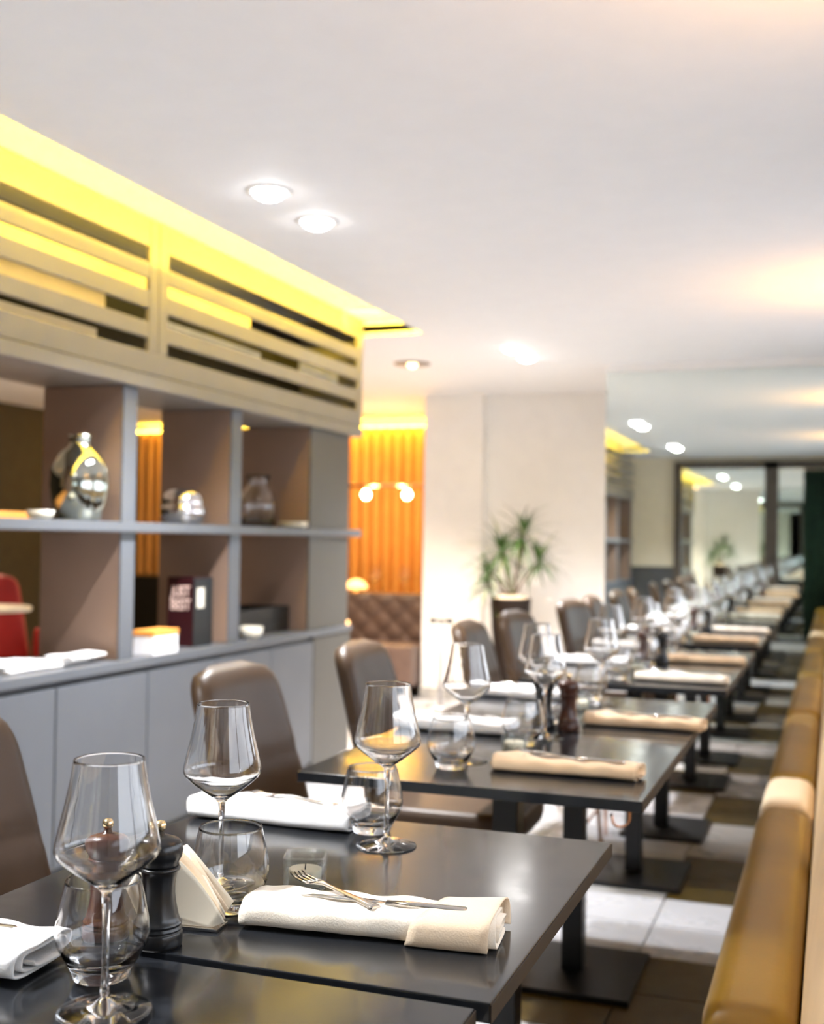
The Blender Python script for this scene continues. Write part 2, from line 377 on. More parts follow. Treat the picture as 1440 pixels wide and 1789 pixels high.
obj('serving_board', bx((-.07, -.25, 0), (.07, .25, .028), .004), 'orange', None, label='flat orange wooden serving board on the upper shelf left of the vase', cat='board').location = (-2.80, 3.29, 1.2945)
lathe_thing('small_dish', 'tiny white dish in front of the orange serving board', 'dish', (-2.56, 3.32, 1.2945),
    [(0, 0), (.03, 0), (.042, .01), (.048, .030), (.044, .030), (.036, .010), (0, .008)], 'ceramic', 30)
t = thing('card_box', 'dark maroon card box with pale pink lettering on the worktop behind the orange-lidded box', 'box', (-2.63, 4.36, .7725))
obj('box_body', bx((-.065, 0, 0), (.060, .16, .297), .002), 'maroon', t)
obj('side_face', bx((.0605, .001, 0), (.0655, .16, .292), .001), 'darkcard', t)
def text(body, size, loc, rot, m, parent, name='lettering', sx=1):
    c = bpy.data.curves.new(name, 'FONT'); c.body = body; c.size = size; c.extrude = .0006; c.align_x = 'CENTER'; c.offset = size * .02
    o = bpy.data.objects.new(name, c); COL.objects.link(o); c.materials.append(M[m])
    dg = bpy.context.evaluated_depsgraph_get(); me = bpy.data.meshes.new_from_object(o.evaluated_get(dg))
    bpy.data.objects.remove(o); o = bpy.data.objects.new(name, me); COL.objects.link(o)
    o.parent = parent; o.location = loc; o.rotation_euler = rot; o.scale = (sx, 1, 1)
    if not me.materials: me.materials.append(M[m])
    return o
for body, z in (('JUST', .215), ('BEST', .158)):
    text(body, .064, (0, -.0008, z), (radians(90), 0, 0), 'print_pink', t, sx=.72)
obj('pale_label', bx((.0660, .025, .165), (.0665, .085, .250)), 'ceramic', t)
t = thing('storage_box', 'small white box with an orange lid at the foot of the middle upright', 'box', (-2.553, 4.045, .7725))
obj('body', bx((-.047, -.085, 0), (.048, .095, .075), .003), 'whitebox', t)
obj('lid', bx((-.049, -.087, .0752), (.050, .097, .098), .003), 'orange', t)
t = thing('serving_tray', 'black deep tray on the worktop in the last lower compartment', 'tray', (-2.74, 5.06, .7725))
obj('tray_base', bx((-.12, -.34, 0), (.12, .34, .012)), 'wicker', t)
for nm, a, b in (('tray_side', (-.12, -.34, .0125), (-.105, .34, .125)), ('tray_side', (.105, -.34, .0125), (.12, .34, .125)), ('tray_end', (-.1045, -.34, .0125), (.1045, -.325, .125)), ('tray_end', (-.1045, .325, .0125), (.1045, .34, .125))):
    obj(nm, bx(a, b, .003), 'wicker', t)
lathe_thing('cup', 'off-white round cup in front of the black tray on the worktop', 'cup', (-2.556, 4.87, .7725),
    [(0, 0), (.03, 0), (.05, .02), (.055, .055), (.051, .055), (.045, .022), (0, .008)], 'ceramic', 32)
# folded white napkins lying on the worktop at the left
def wavy_slab(L, Wd, H, seed, n=14, k=8, taper=.15):
    rnd = random.Random(seed); ph = [rnd.uniform(0, 6) for _ in range(4)]
    bm = bmesh.new(); rings = []
    for i in range(n + 1):
        u = i / n; x = (u - .5) * L; hh = H * (1 + .12 * sin(5 * u + ph[0])); w = Wd * (1 - taper * u + .04 * sin(7 * u + ph[1]))
        ring_ = []
        for a in range(2 * k):
            t_ = 2 * pi * a / (2 * k); cx_, sz = cos(t_), sin(t_)
            yy = w / 2 * (abs(cx_) ** .35) * (1 if cx_ >= 0 else -1); zz = hh / 2 * (1 + (abs(sz) ** .5) * (1 if sz >= 0 else -1))
            if sz > 0: zz += .002 * sin(yy * 60 + ph[2] + 9 * u)
            ring_.append((x, yy, max(0, zz)))
        rings.append(ring_)
    return loft(bm, rings)
for k, (x, y, z, rz, L, Wd, lab) in enumerate((
        (-2.655, 3.42, .7728, 1.57, .46, .18, 'long white folded napkin on the worktop, lower of the pair'),
        (-2.600, 3.60, .7925, 1.62, .24, .12, 'short white folded napkin on the worktop, nearest the first upright'),
        (-2.66, 3.28, .7925, 1.55, .24, .15, 'white folded napkin lying across the left end of the longer one'))):
    t = thing('folded_napkin', lab, 'napkin', (x, y, z), rz, 'white folded napkins on the worktop')
    obj('cloth', wavy_slab(L, Wd, .016, 20 + k), 'linen_white', t)

# ================================================================= TABLES
EX0, EX1 = -1.062, -.340
TY = [.835, 1.560, 2.608, 3.352, 4.428, 5.172, 6.250, 6.960]      # centres of the eight tables along the row
HY = [.357, .357, .368, .366, .368, .368, .366, .340]
ORD = ['nearest', 'second', 'third', 'fourth', 'fifth', 'sixth', 'seventh', 'last']
def make_table(i):
    dz = -.003 if i == 0 else 0
    dx = -.014 if i == 0 else 0
    lab = {0: 'nearest dark square dining table, cut off by the bottom edge of the photo', 1: 'second dark square dining table, carrying the sharpest napkin roll and the pepper mill',
           7: 'last dark square dining table, right against the wall mirror'}.get(i, '%s dark square dining table counted from the camera' % ORD[i])
    t = thing('dining_table', lab, 'table', ((EX0 + EX1) / 2 + dx, TY[i], 0), 0, 'dark dining tables in the row')
    hx, hy = (EX1 - EX0) / 2, HY[i]
    obj('tabletop', bx((-hx, -hy, .728 + dz), (hx, hy, .75 + dz), .0018), 'table', t)
    bm = bmesh.new(); box(bm, (hx + .0002, -hy, .7285 + dz), (hx + .0014, hy, .748 + dz)); 
    obj('edging', bm, 'edge', t)
    obj('top_bracket', bx((-.16, -.16, .712 + dz), (.16, .16, .7275 + dz), .002), 'iron', t)
    obj('column', bx((-.030, -.030, .018), (.030, .030, .7115 + dz), .003), 'iron', t)
    bm = bmesh.new(); box(bm, (-.15, -.20, .0), (.19, .20, .0175), bev=.003); obj('base_plate', bm, 'iron', t)
    bm = bmesh.new()
    px_, py_ = hx - .112, .172
    pts = [(px_, py_, .7275), (px_, py_, .590)] + [(px_ - .018 + .018 * cos(a), py_ - .012 * (1 - cos(a)), .590 - .018 * sin(a)) for a in [pi * q / 8 for q in range(1, 8)]] + [(px_ - .038, py_ - .024, .604)]
    tube(bm, [(a, b, c + dz) for a, b, c in pts], .0034, 8); obj('bag_hook', bm, 'copper', t)
    t.location.x += 0
    return t
tables = [make_table(i) for i in range(8)]
for t in tables:                     # column a little left of the middle, as photographed
    pass

# ================================================================= CHAIRS
def chair_back_mesh():
    bm = bmesh.new(); nu, nv = 22, 26
    Hh = .50; grids = []
    for side in (1, -1):
        g = []
        for j in range(nv + 1):
            v = j / nv
            vv = v
            base = .235 - .045 * vv
            edge = (1 - max(0, (vv - .80) / .20) ** 2.6) ** (1 / 2.6) if vv > .80 else 1
            w = base * (edge if vv > .80 else 1) if edge > 0 else 0
            w = base - .11 * (1 - edge)  if vv < 1 else base - .11
            row = []
            for i in range(nu + 1):
                u = -1 + 2 * i / nu
                th = .036 * ((1 - abs(u) ** 5) ** .4) * ((1 - max(0, (v - .90) / .10) ** 2.2) ** .5 if v > .9 else 1)
                x = side * th
                if side > 0: x -= .007 * math.exp(-((v - .52) / .018) ** 2)
                y = u * w; z = v * Hh
                x += -.20 * z - .10 * z * z          # recline
                x += .55 * y * y                     # wraps forward a little
                row.append(bm.verts.new((x, y, z)))
            g.append(row)
        grids.append(g)
    for s, g in enumerate(grids):
        for j in range(nv):
            for i in range(nu):
                q = (g[j][i], g[j][i + 1], g[j + 1][i + 1], g[j + 1][i])
                try: bm.faces.new(q if s == 0 else q[::-1]).smooth = True
                except ValueError: pass
    F, B = grids
    for i in range(nu):
        bm.faces.new((F[0][i + 1], F[0][i], B[0][i], B[0][i + 1]))
    bmesh.ops.remove_doubles(bm, verts=bm.verts[:], dist=.0008)
    return bm
def pad_mesh(hx, hy, H, p=5, n=40, k=5):
    bm = bmesh.new(); rings = []
    for s in range(2 * k + 1):
        a = -pi / 2 + pi * s / (2 * k)
        sc = max(.0, cos(a)) ** .45 if 0 < s < 2 * k else 0
        ins = (1 - sc) * .035
        zz = H / 2 * (1 + sin(a))
        r_ = []
        for i in range(n):
            t_ = 2 * pi * i / n; c, d = cos(t_), sin(t_)
            r_.append(((hx - ins) * (abs(c) ** (2 / p)) * (1 if c >= 0 else -1), (hy - ins) * (abs(d) ** (2 / p)) * (1 if d >= 0 else -1), zz))
        rings.append(r_)
    return loft(bm, rings)
def make_chair():
    t = thing('dining_chair', 'x', 'chair', (0, 0, 0), 0, 'taupe leather dining chairs along the row')
    b = obj('backrest', chair_back_mesh(), 'leather', t, True); b.location = (-.155, 0, .425)
    s = obj('seat', pad_mesh(.235, .225, .085), 'leather', t, True); s.location = (.07, 0, .385)
    obj('seat_frame', bx((-.13, -.19, .366), (.27, .19, .384), .004), 'iron', t)
    for sx, sy in ((1, 1), (1, -1), (-1, 1), (-1, -1)):
        bm = bmesh.new(); tube(bm, [(.07 + sx * .155, sy * .155, .368), (.07 + sx * .180, sy * .205, 0)], [.011, .007], 12)
        obj('leg', bm, 'copper', t)
    bm = bmesh.new(); tube(bm, [(.245, -.178, .19), (.245, .178, .19)], .005, 8); obj('stretcher', bm, 'copper', t)
    return t
chair_spots = [(-1.235, 1.63, -.05), (-1.16, 2.60, -.02), (-1.13, 3.38, .03), (-1.115, 4.47, .02), (-1.13, 5.20, -.12), (-1.12, 6.35, -.20), (-1.12, 7.02, .02)]
chair_labels = ['taupe leather dining chair at the left edge of the photo, mostly cropped', 'taupe leather dining chair fully in view, nearest the camera',
    'taupe leather dining chair in front of the right end of the divider', 'taupe leather dining chair in front of the white column',
    'taupe leather dining chair in front of the dark plant pot', 'taupe leather dining chair in front of the white wall right of the plant', 'last taupe leather dining chair, beside the mirror edge']
ch0 = make_chair()
for k, (x, y, rz) in enumerate(chair_spots):
    c = ch0 if k == 0 else copy_tree(ch0)
    c.location = (x, y, 0); c.rotation_euler = (0, 0, rz); c['label'] = chair_labels[k]

# ================================================================= BANQUETTE
bq = thing('banquette', 'long ochre leather banquette running along the right edge', 'bench', (-.13, 0, 0))
def roll_mesh(y0, y1, w, h, n=18, k=14):
    bm = bmesh.new(); rings = []
    L = y1 - y0
    for j in range(k + 1):
        u = j / k; y = y0 + L * u
        e = min(u, 1 - u) * L
        sh = 1 - .10 * math.exp(-(e / .015) ** 1.0)
        r_ = []
        for i in range(n):
            t_ = 2 * pi * i / n; c, d = cos(t_), sin(t_)
            r_.append((w / 2 * sh * (abs(c) ** .62) * (1 if c >= 0 else -1), y, -h / 2 + h / 2 * sh * (abs(d) ** .62) * (1 if d >= 0 else -1)))
        rings.append(r_)
    return loft(bm, rings)
def roll_ys():
    out = [-.6, .5, 1.96, 3.66, 4.13, 5.75, 7.44]
    return out
ry = roll_ys()
for k, (a, b) in enumerate(zip(ry, ry[1:])):
    o = obj('seat_section', roll_mesh(a + .002, b - .002, .160, .155), 'pale_seat' if k == 3 else 'ochre', bq, True)  # one section coloured paler than its neighbours
    o.location = (-.002, 0, .470)
    if k == 3: o['label'] = 'pale cream seat section'
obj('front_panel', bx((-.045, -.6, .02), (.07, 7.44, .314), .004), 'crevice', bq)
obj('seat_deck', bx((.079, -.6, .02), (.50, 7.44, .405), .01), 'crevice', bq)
for k, (a, b) in enumerate(zip((-.6, 1.2, 2.9, 4.5, 6.0), (1.2, 2.9, 4.5, 6.0, 7.44))):
    bm = bmesh.new(); rings = []
    prof = [(.088, .405), (.082, .44), (.086, .52), (.110, .66), (.150, .82), (.185, .90), (.21, .915), (.27, .90), (.29, .80), (.30, .405)]
    for y in (a + .002, a + .012, (a + b) / 2, b - .012, b - .002):
        s_ = .985 if y in (a + .002, b - .002) else 1
        rings.append([(.19 + (x - .19) * s_, y, .405 + (z - .405) * s_) for x, z in prof])
    loft(bm, rings); obj('back_cushion', bm, 'beige_leather', bq, True)

# ================================================================= TABLEWARE
def wine_glass():
    t = thing('wine_glass', 'x', 'wine glass', (0, 0, 0), 0, 'stemmed wine glasses on the tables')
    bm = bmesh.new()
    lathe(bm, [(0, .0), (.046, .0), (.0485, .0010), (.0475, .0022), (.030, .0048), (.012, .0085), (.0060, .014), (0, .0165)], 56); obj('foot', bm, 'glass', t, True)
    bm = bmesh.new()
    out = [(.0, .0150), (.0052, .0160), (.0040, .030), (.0036, .06), (.0038, .10), (.0052, .122), (.010, .1275), (.024, .1370), (.040, .1490), (.0510, .1590), (.0540, .1655), (.0535, .1720), (.0495, .1900), (.0435, .2150), (.0385, .2400), (.0362, .2562), (.0358, .2588), (.0356, .2592)]
    inn = [(.0352, .2592), (.0350, .2588), (.0354, .2562), (.0376, .2400), (.0425, .2150), (.0484, .1900), (.0524, .1720), (.0528, .1658), (.0500, .1602), (.0392, .1508), (.0230, .1390), (.010, .1310), (0, .1290)]
    lathe(bm, out + inn, 64); obj('bowl', bm, 'glass', t, True)
    return t
def tumbler():
    bm = bmesh.new()
    out = [(0, 0), (.027, 0), (.0295, .0015), (.0320, .010), (.0400, .024), (.0470, .037), (.0490, .048), (.0480, .062), (.0440, .082), (.0396, .1010), (.0391, .1034), (.0388, .1040)]
    inn = [(.0382, .1040), (.0379, .1034), (.0384, .1010), (.0428, .082), (.0468, .062), (.0477, .048), (.0456, .037), (.038, .025), (.029, .0165), (.015, .0125), (0, .0115)]
    lathe(bm, out + inn, 56)
    bmesh.ops.scale(bm, vec=(1.06, 1.06, 1.04), verts=bm.verts[:])
    return obj('water_tumbler', bm, 'glass', None, True, label='x', cat='tumbler', group='water tumblers on the tables')
def tealight():
    t = thing('tealight_holder', 'x', 'candle holder', (0, 0, 0), .35, 'glass tealight holders on the tables')
    bm = bmesh.new()
    def sq(r, z, p):
        return [(r * (abs(cos(a)) ** (2 / p)) * (1 if cos(a) >= 0 else -1), r * (abs(sin(a)) ** (2 / p)) * (1 if sin(a) >= 0 else -1), z) for a in [2 * pi * i / 40 + .001 for i in range(40)]]
    loft(bm, [sq(.027, 0, 5), sq(.029, .002, 5), sq(.030, .045, 5), sq(.0285, .0475, 4.5), sq(.0272, .047, 4.5), sq(.0272, .0035, 4.5), sq(.001, .003, 2)]); obj('holder', bm, 'thick_glass', t, True)
    bm = bmesh.new(); lathe(bm, [(0, .0038), (.0225, .0038), (.0235, .026), (.022, .027), (.018, .0255), (0, .0245)], 30); obj('candle', bm, 'wax', t, True)
    bm = bmesh.new(); tube(bm, [(0, 0, .0248), (.0006, 0, .033)], .0009, 6); obj('wick', bm, 'iron', t)
    return t
def mill(brown):
    t = thing('pepper_mill' if not brown else 'salt_mill', 'x', 'mill', (0, 0, 0))
    m_ = 'mill_brown' if brown else 'mill_black'
    bm = bmesh.new()
    lathe(bm, [(0, 0), (.0275, 0), (.0285, .003), (.0285, .016), (.0275, .0175), (.0262, .0185), (.0284, .0205), (.0284, .0215), (.0262, .0235), (.0262, .0245), (.0280, .0265), (.0280, .0275), (.0255, .0295), (.0235, .036), (.0205, .050), (.0190, .062), (.0192, .073), (.0208, .084), (.0222, .0885), (.0246, .0900), (.0250, .0915), (.0246, .0930), (.0222, .0945), (0, .0945)], 48)
    obj('body', bm, m_, t, True)
    bm = bmesh.new()
    lathe(bm, [(0, .0950), (.0215, .0950), (.0235, .0965), (.0225, .0985), (.0262, .105), (.0278, .113), (.0262, .121), (.0225, .1255), (.0120, .1295), (.0060, .1310), (.0048, .1350), (0, .1350)], 48)
    obj('cap', bm, m_, t, True)
    bm = bmesh.new(); lathe(bm, [(0, .1352), (.004, .1355), (.0068, .139), (.0072, .143), (.0055, .147), (0, .1487)], 24); obj('knob', bm, 'brass', t, True)
    return t
def napkin_roll(L, Wd, H, seed, m, cuff=None):
    """flattened spiral of cloth swept along x, so both ends show the rolled layers"""
    rnd = random.Random(seed); ph = [rnd.uniform(0, 6) for _ in range(6)]
    bm = bmesh.new(); turns = 2.35; N = 74; nl = 34; th = .0021
    def cross(u, s, off):
        a = 2 * pi * turns * s + pi * 1.05
        g = .34 + .66 * (s * turns + .0) / turns
        w = Wd / 2 * g * (1 + .05 * sin(4 * u + ph[0]) + .02 * sin(13 * u + ph[4])); h = H / 2 * (.42 + .58 * s) * (1 + .07 * sin(6 * u + ph[1]))
        c, d = cos(a), sin(a)
        y = (w + off) * (abs(c) ** .55) * (1 if c >= 0 else -1); z = (h + off) * (abs(d) ** .62) * (1 if d >= 0 else -1)
        z += .0018 * sin(26 * u + y * 70 + ph[2]) * (1 if z > 0 else .15)
        return y, z
    rings = []
    for i in range(nl + 1):
        u = i / nl; x = (u - .5) * L
        x_in = 0
        r_ = []
        for off, seq in ((th, range(N + 1)), (-0.0002, range(N, -1, -1))):
            for q in seq:
                s = q / N
                y, z = cross(u, s, off)
                xe = x + (.006 * (1 - s) + .004 * sin(5 * s * turns + ph[3])) * (1 if u in (0, 1) else 0) * (1 if u > .5 else -1)
                r_.append((xe, y, H / 2 + z))
        rings.append(r_)
    loft(bm, rings, closed=True, cap=False)
    zs = min(v.co.z for v in bm.verts)
    # keep the underside on the table
    for v in bm.verts: v.co.z = max(v.co.z - zs * .6, .0006 + (v.co.z - zs) * .25)
    e = [x for x in bm.edges if len(x.link_faces) == 1]
    # close the narrow cloth thickness at both ends
    bm.verts.ensure_lookup_table(); M2 = 2 * (N + 1)
    for base in (0, nl * M2):
        for q in range(N):
            a, b = base + q, base + q + 1; c, d = base + M2 - 2 - q, base + M2 - 1 - q
            try: bm.faces.new((bm.verts[a], bm.verts[b], bm.verts[c], bm.verts[d]))
            except ValueError: pass
    cloth = obj('rolled_cloth', bm, m, None, True)
    parts = [cloth]
    if cuff:
        bm = bmesh.new(); rows = []
        n2 = 40
        for i in range(n2 + 1):
            s = i / n2; a = -.62 * pi + 1.75 * pi * s
            c, d = cos(a), sin(a)
            row = []
            for j in range(9):
                v = j / 8
                # slanted front edge: reaches further along at the front, folded back at the rear
                xs = L * (.5 - .30 - .02 * cos(a * 1.0) + .17 * (s - .35)); xe_ = L * .5 + .006 - .014 * (1 - s)
                x = xs + (xe_ - xs) * v
                off = .0032 + .0012 * sin(3 * v + s * 6)
                w = Wd / 2 * (1 + .07 * v) + off; h = H / 2 * (1.08 + .16 * v) + off
                y = -w * (abs(c) ** .55) * (1 if c >= 0 else -1); z = h * (abs(d) ** .62) * (1 if d >= 0 else -1)
                row.append((x, y, max(.001, H / 2 + z + .0006)))
            rows.append(row)
        loft(bm, rows, closed=False, cap=False)
        c_ = obj('folded_cuff', bm, cuff, None, True, label='orange-shaded cuff folded over the right end')
        so = c_.modifiers.new('cloth', 'SOLIDIFY'); so.thickness = .0016
        parts.append(c_)
    return parts
def make_napkin(seed, m, cuff=None, L=.335, Wd=.095, H=.031):
    t = thing('napkin_roll', 'x', 'napkin', (0, 0, 0), 0, 'rolled linen napkins on the tables')
    for p in napkin_roll(L, Wd, H, seed, m, cuff): p.parent = t
    return t
def make_fork():
    t = thing('fork', 'x', 'fork', (0, 0, 0), 0, 'forks lying on the napkin rolls')
    bm = bmesh.new()
    # handle as a tapered flat bar along x, 0.20 long
    pr = [(-.075, .0075, .0), (-.070, .0090, .0004), (-.04, .0062, .0012), (.0, .0036, .0022), (.030, .0032, .0034), (.045, .0085, .0030), (.055, .0115, .0014)]
    loft(bm, [[(x, -w, z), (x, w, z), (x, w * .8, z + .0022), (x, -w * .8, z + .0022)] for x, w, z in pr]); obj('handle', bm, 'steel', t)
    for k in range(4):
        y = (k - 1.5) * .0062
        bm = bmesh.new(); loft(bm, [[(x, y - w, z), (x, y + w, z), (x, y + w, z + .0018), (x, y - w, z + .0018)] for x, w, z in ((.054, .0022, .0015), (.070, .0016, .0006), (.086, .0014, .0016), (.098, .0006, .0052))]); obj('tine', bm, 'steel', t)
    return t
def make_knife():
    t = thing('knife', 'x', 'knife', (0, 0, 0), 0, 'knives lying on the napkin rolls')
    bm = bmesh.new(); loft(bm, [[(x, -w, 0), (x, w, 0), (x, w * .7, h), (x, -w * .7, h)] for x, w, h in ((-.105, .006, .003), (-.100, .0078, .005), (-.03, .0058, .005), (.0, .0045, .004))]); obj('handle', bm, 'steel', t)
    bm = bmesh.new(); loft(bm, [[(x, a, .0005), (x, b, .0005), (x, b, .0022), (x, a, .0014)] for x, a, b in ((.0005, -.0045, .0045), (.02, -.0088, .0050), (.07, -.0090, .0052), (.10, -.0045, .0052), (.112, .0035, .0052))]); obj('blade', bm, 'steel', t)
    return t
protos = dict(glass=wine_glass(), tumbler=tumbler(), tea=tealight(), black=mill(False), brown=mill(True), fork=make_fork(), knife=make_knife(),
              nap_hero=make_napkin(3, 'linen', 'linen_cuff', L=.316, Wd=.105, H=.035), nap_tan=make_napkin(4, 'linen_tan', None, L=.31, Wd=.098, H=.030),
              nap_cream=make_napkin(6, 'linen', None, L=.32, Wd=.098, H=.030), nap_white=make_napkin(5, 'linen_white', None, L=.30, Wd=.115, H=.036))
used = set()
def put(kind, x, y, z, label, rz=0, ry=0, group=None, rx=0):
    p = protos[kind]
    o = p if kind not in used else copy_tree(p)
    used.add(kind)
    o.location = (x, y, z); o.rotation_euler = (rx, ry, rz); o['label'] = label
    if group: o['group'] = group
    return o
TZ = .7505
def setting(i, side, nx, ny, nkind, rz, gx, gy, ux, uy, fork=None, knife=None, H=.034, where=None):
    w = where or '%s side of the %s table' % (side, ORD[i])
    if nkind:
        put(nkind, nx, ny, TZ, {'nap_hero': 'cream rolled napkin with a orange-shaded folded cuff, sharpest one at the front', 'nap_white': 'white rolled linen napkin on the %s' % w, 'nap_tan': 'tan rolled linen napkin on the %s' % w, 'nap_cream': 'cream rolled linen napkin on the %s' % w}[nkind], rz)
        if fork: put('fork', nx + fork[0], ny + fork[1], TZ + H, 'steel fork lying on the napkin on the %s' % w, fork[2], ry=fork[3] if len(fork) > 3 else 0)
        if knife: put('knife', nx + knife[0], ny + knife[1], TZ + H, 'steel knife lying on the napkin on the %s' % w, knife[2])
    if gx is not None: put('glass', gx, gy, TZ, 'stemmed wine glass on the %s' % w)
    if ux is not None: put('tumbler', ux, uy, TZ, 'low round water tumbler on the %s' % w)
cs, bs = 'chair', 'bench'
# nearest table: only the chair-side setting is in the picture
setting(0, cs, -.985, 1.10, 'nap_white', .03, -.703, 1.032, -.762, 1.112, H=.034, knife=(.0, .01, pi + .05))
# second table
setting(1, bs, -.541, 1.374, 'nap_hero', .10, -.797, 1.440, -.748, 1.377, fork=(-.050, .006, 2.62), knife=(.020, -.010, pi + .06), H=.0368)
setting(1, cs, -.905, 1.838, 'nap_white', .02, -.672, 1.753, -.727, 1.828, fork=(.04, .0, 3.0), H=.0375)
# remaining tables, same arrangement with small offsets
rnd = random.Random(11)
bench_nap = [None, None, (-.532, 2.452), (-.475, 3.150), (-.51, 4.24), (-.50, 4.96), (-.51, 6.05), (-.50, 6.76)]
kinds = [0, 0, 'nap_tan', 'nap_tan', 'nap_cream', 'nap_tan', 'nap_tan', 'nap_cream']
bg = [0, 0, (-.770, 2.500), (-.790, 3.23), (-.78, 4.34), (-.77, 5.06), (-.78, 6.15), (-.78, 6.85)]
bu = [0, 0, (-.775, 2.405), (-.700, 3.130), (-.735, 4.23), (-.725, 4.95), (-.735, 6.04), (-.725, 6.75)]
cg = [0, 0, (-.680, 2.872), (-.665, 3.54), (-.68, 4.63), (-.67, 5.35), (-.68, 6.43), (-.67, 7.12)]
cu = [0, 0, (-.705, 2.755), (-.715, 3.64), (-.705, 4.735), (-.70, 5.455), (-.705, 6.53), (-.70, 7.22)]
cn = [0, 0, (-.915, 2.885), (-.925, 3.585), (-.915, 4.68), (-.915, 5.41), (-.915, 6.50), (-.915, 7.19)]
for i in range(2, 8):
    j = lambda a: rnd.uniform(-a, a)
    setting(i, bs, bench_nap[i][0], bench_nap[i][1], kinds[i], j(.05), bg[i][0], bg[i][1], bu[i][0], bu[i][1], fork=(-.03 + j(.01), .008, 2.75 + j(.1)), knife=(.02, -.010, pi + j(.06)), H=.0325)
    setting(i, cs, cn[i][0], cn[i][1], 'nap_white', j(.05), cg[i][0], cg[i][1], cu[i][0], cu[i][1], fork=(.03, .004, 3.0 + j(.1)) if i < 6 else None, H=.0375)
for i in range(1, 8):
    x, y = {1: (-.696, 1.500), 2: (-.697, 2.640), 3: (-.70, 3.40)}.get(i, (-.70, TY[i] + .03))
    put('tea', x, y, TZ, 'clear glass tealight holder with a candle on the %s table' % ORD[i], rz=.35)
for k, (xb, yb, xr, yr, w) in enumerate(((-.760, 1.224, -.822, 1.206, 'front pair of tables'), (-.715, 3.010, -.650, 3.012, 'third and fourth tables'), (-.660, 4.835, -.735, 4.85, 'fifth and sixth tables'), (-.66, 6.64, -.735, 6.65, 'last two tables'))):
    put('black', xb, yb, TZ, 'black pepper mill with a brass knob where the %s meet' % w, group='pepper mills on the tables')
    put('brown', xr, yr, TZ, 'dark red-brown salt mill where the %s meet' % w, group='salt mills on the tables')

# cream paper napkins fanned in a low holder behind the front pepper mill
t = thing('paper_napkin_bunch', 'bunch of cream paper napkins standing behind the black pepper mill', 'napkins', (-.772, 1.298, TZ), .12)
bm = bmesh.new()
box(bm, (-.055, -.018, 0), (.055, .018, .004), bev=.001); obj('holder_base', bm, 'steel', t)
for k in range(5):
    rings = []
    tilt = (k - 2) * .15
    bm = bmesh.new(); g = []
    for i in range(13):
        u = -1 + 2 * i / 12; row = []
        for j in range(9):
            v = j / 8
            hgt = .094 * (1 - .72 * abs(u + .12 - .05 * (k - 2)) ** 1.25)
            x = u * (.046 + .016 * v) ; y = (k - 2) * .0065 + .010 * v * sin(2.2 * u + k) + tilt * .02 * v
            row.append((x, y, .0045 + hgt * v))
        g.append(row)
    loft(bm, g, closed=False, cap=False)
    o = obj('paper_napkin', bm, 'linen_cuff' if k % 2 else 'paper', t, True); s_ = o.modifiers.new('p', 'SOLIDIFY'); s_.thickness = .0009

# ================================================================= POTTED DRAGON TREE
pl = thing('potted_plant', 'dragon tree with narrow drooping leaves in a tall dark brown pot', 'plant', (-2.225, 8.28, 0))
bm = bmesh.new(); lathe(bm, [(0, 0), (.085, 0), (.095, .01), (.115, .30), (.140, .62), (.150, .815), (.150, .83), (.138, .83), (.134, .78), (0, .78)], 40); obj('pot', bm, 'pot', pl, True)
bm = bmesh.new(); lathe(bm, [(0, .79), (.132, .79), (.136, .825), (.10, .845), (.04, .852), (0, .853)], 32); obj('gravel', bm, 'gravel', pl, True)
stems = [((.0, .0), (-.07, .0, 1.17), .016), ((.015, .01), (.09, -.03, 1.29), .014), ((-.01, -.01), (-.16, -.02, 1.02), .010), ((.02, -.01), (.22, -.03, 1.11), .010), ((-.02, .0), (-.17, -.04, .93), .008)]
leaf_meshes = []
rl = random.Random(5)
for k in range(6):
    bm = bmesh.new(); L = rl.uniform(.24, .34); droop = rl.uniform(.3, .95) + .15 * (k % 3); g = []
    for i in range(9):
        u = i / 8; w = .0105 * (1 - u ** 2.2) * (.45 + .55 * min(1, u * 5))
        a = droop * u * 1.7
        x = L * (u - .18 * droop * u * u); z = -L * droop * .62 * u ** 2
        g.append([(x, -w, z), (x, 0, z - .25 * w), (x, w, z)])
    loft(bm, g, closed=False, cap=False, smooth=True)
    me = bpy.data.meshes.new('leaf'); bm.to_mesh(me); bm.free(); me.materials.append(M['leaf_dry' if k == 5 else 'leaf']); leaf_meshes.append(me)
for si, (b0, tip, r) in enumerate(stems):
    bm = bmesh.new(); tube(bm, [(b0[0], b0[1], .83), ((b0[0] * .6 + tip[0] * .4), b0[1], .83 + (tip[2] - .83) * .5), tip], [r, r * .85, r * .75], 10)
    st = obj('stem', bm, 'bark', pl, True)
    nleaf = (56, 54, 34, 44, 28)[si]
    for q in range(nleaf):
        o = bpy.data.objects.new('leaf', leaf_meshes[rl.randrange(6)]); COL.objects.link(o); o.parent = st
        f = q / nleaf; pitch = -radians(78) + radians(105) * f + rl.uniform(-.12, .12)
        o.location = (tip[0], tip[1], tip[2] - .05 * f + .01)
        o.rotation_euler = (rl.uniform(-.3, .3), pitch, q * 2.39996 + rl.uniform(-.15, .15))
        s = rl.uniform(.92, 1.22) * (1, .98, .75, .80, .72)[si]; o.scale = (s, .95, s)

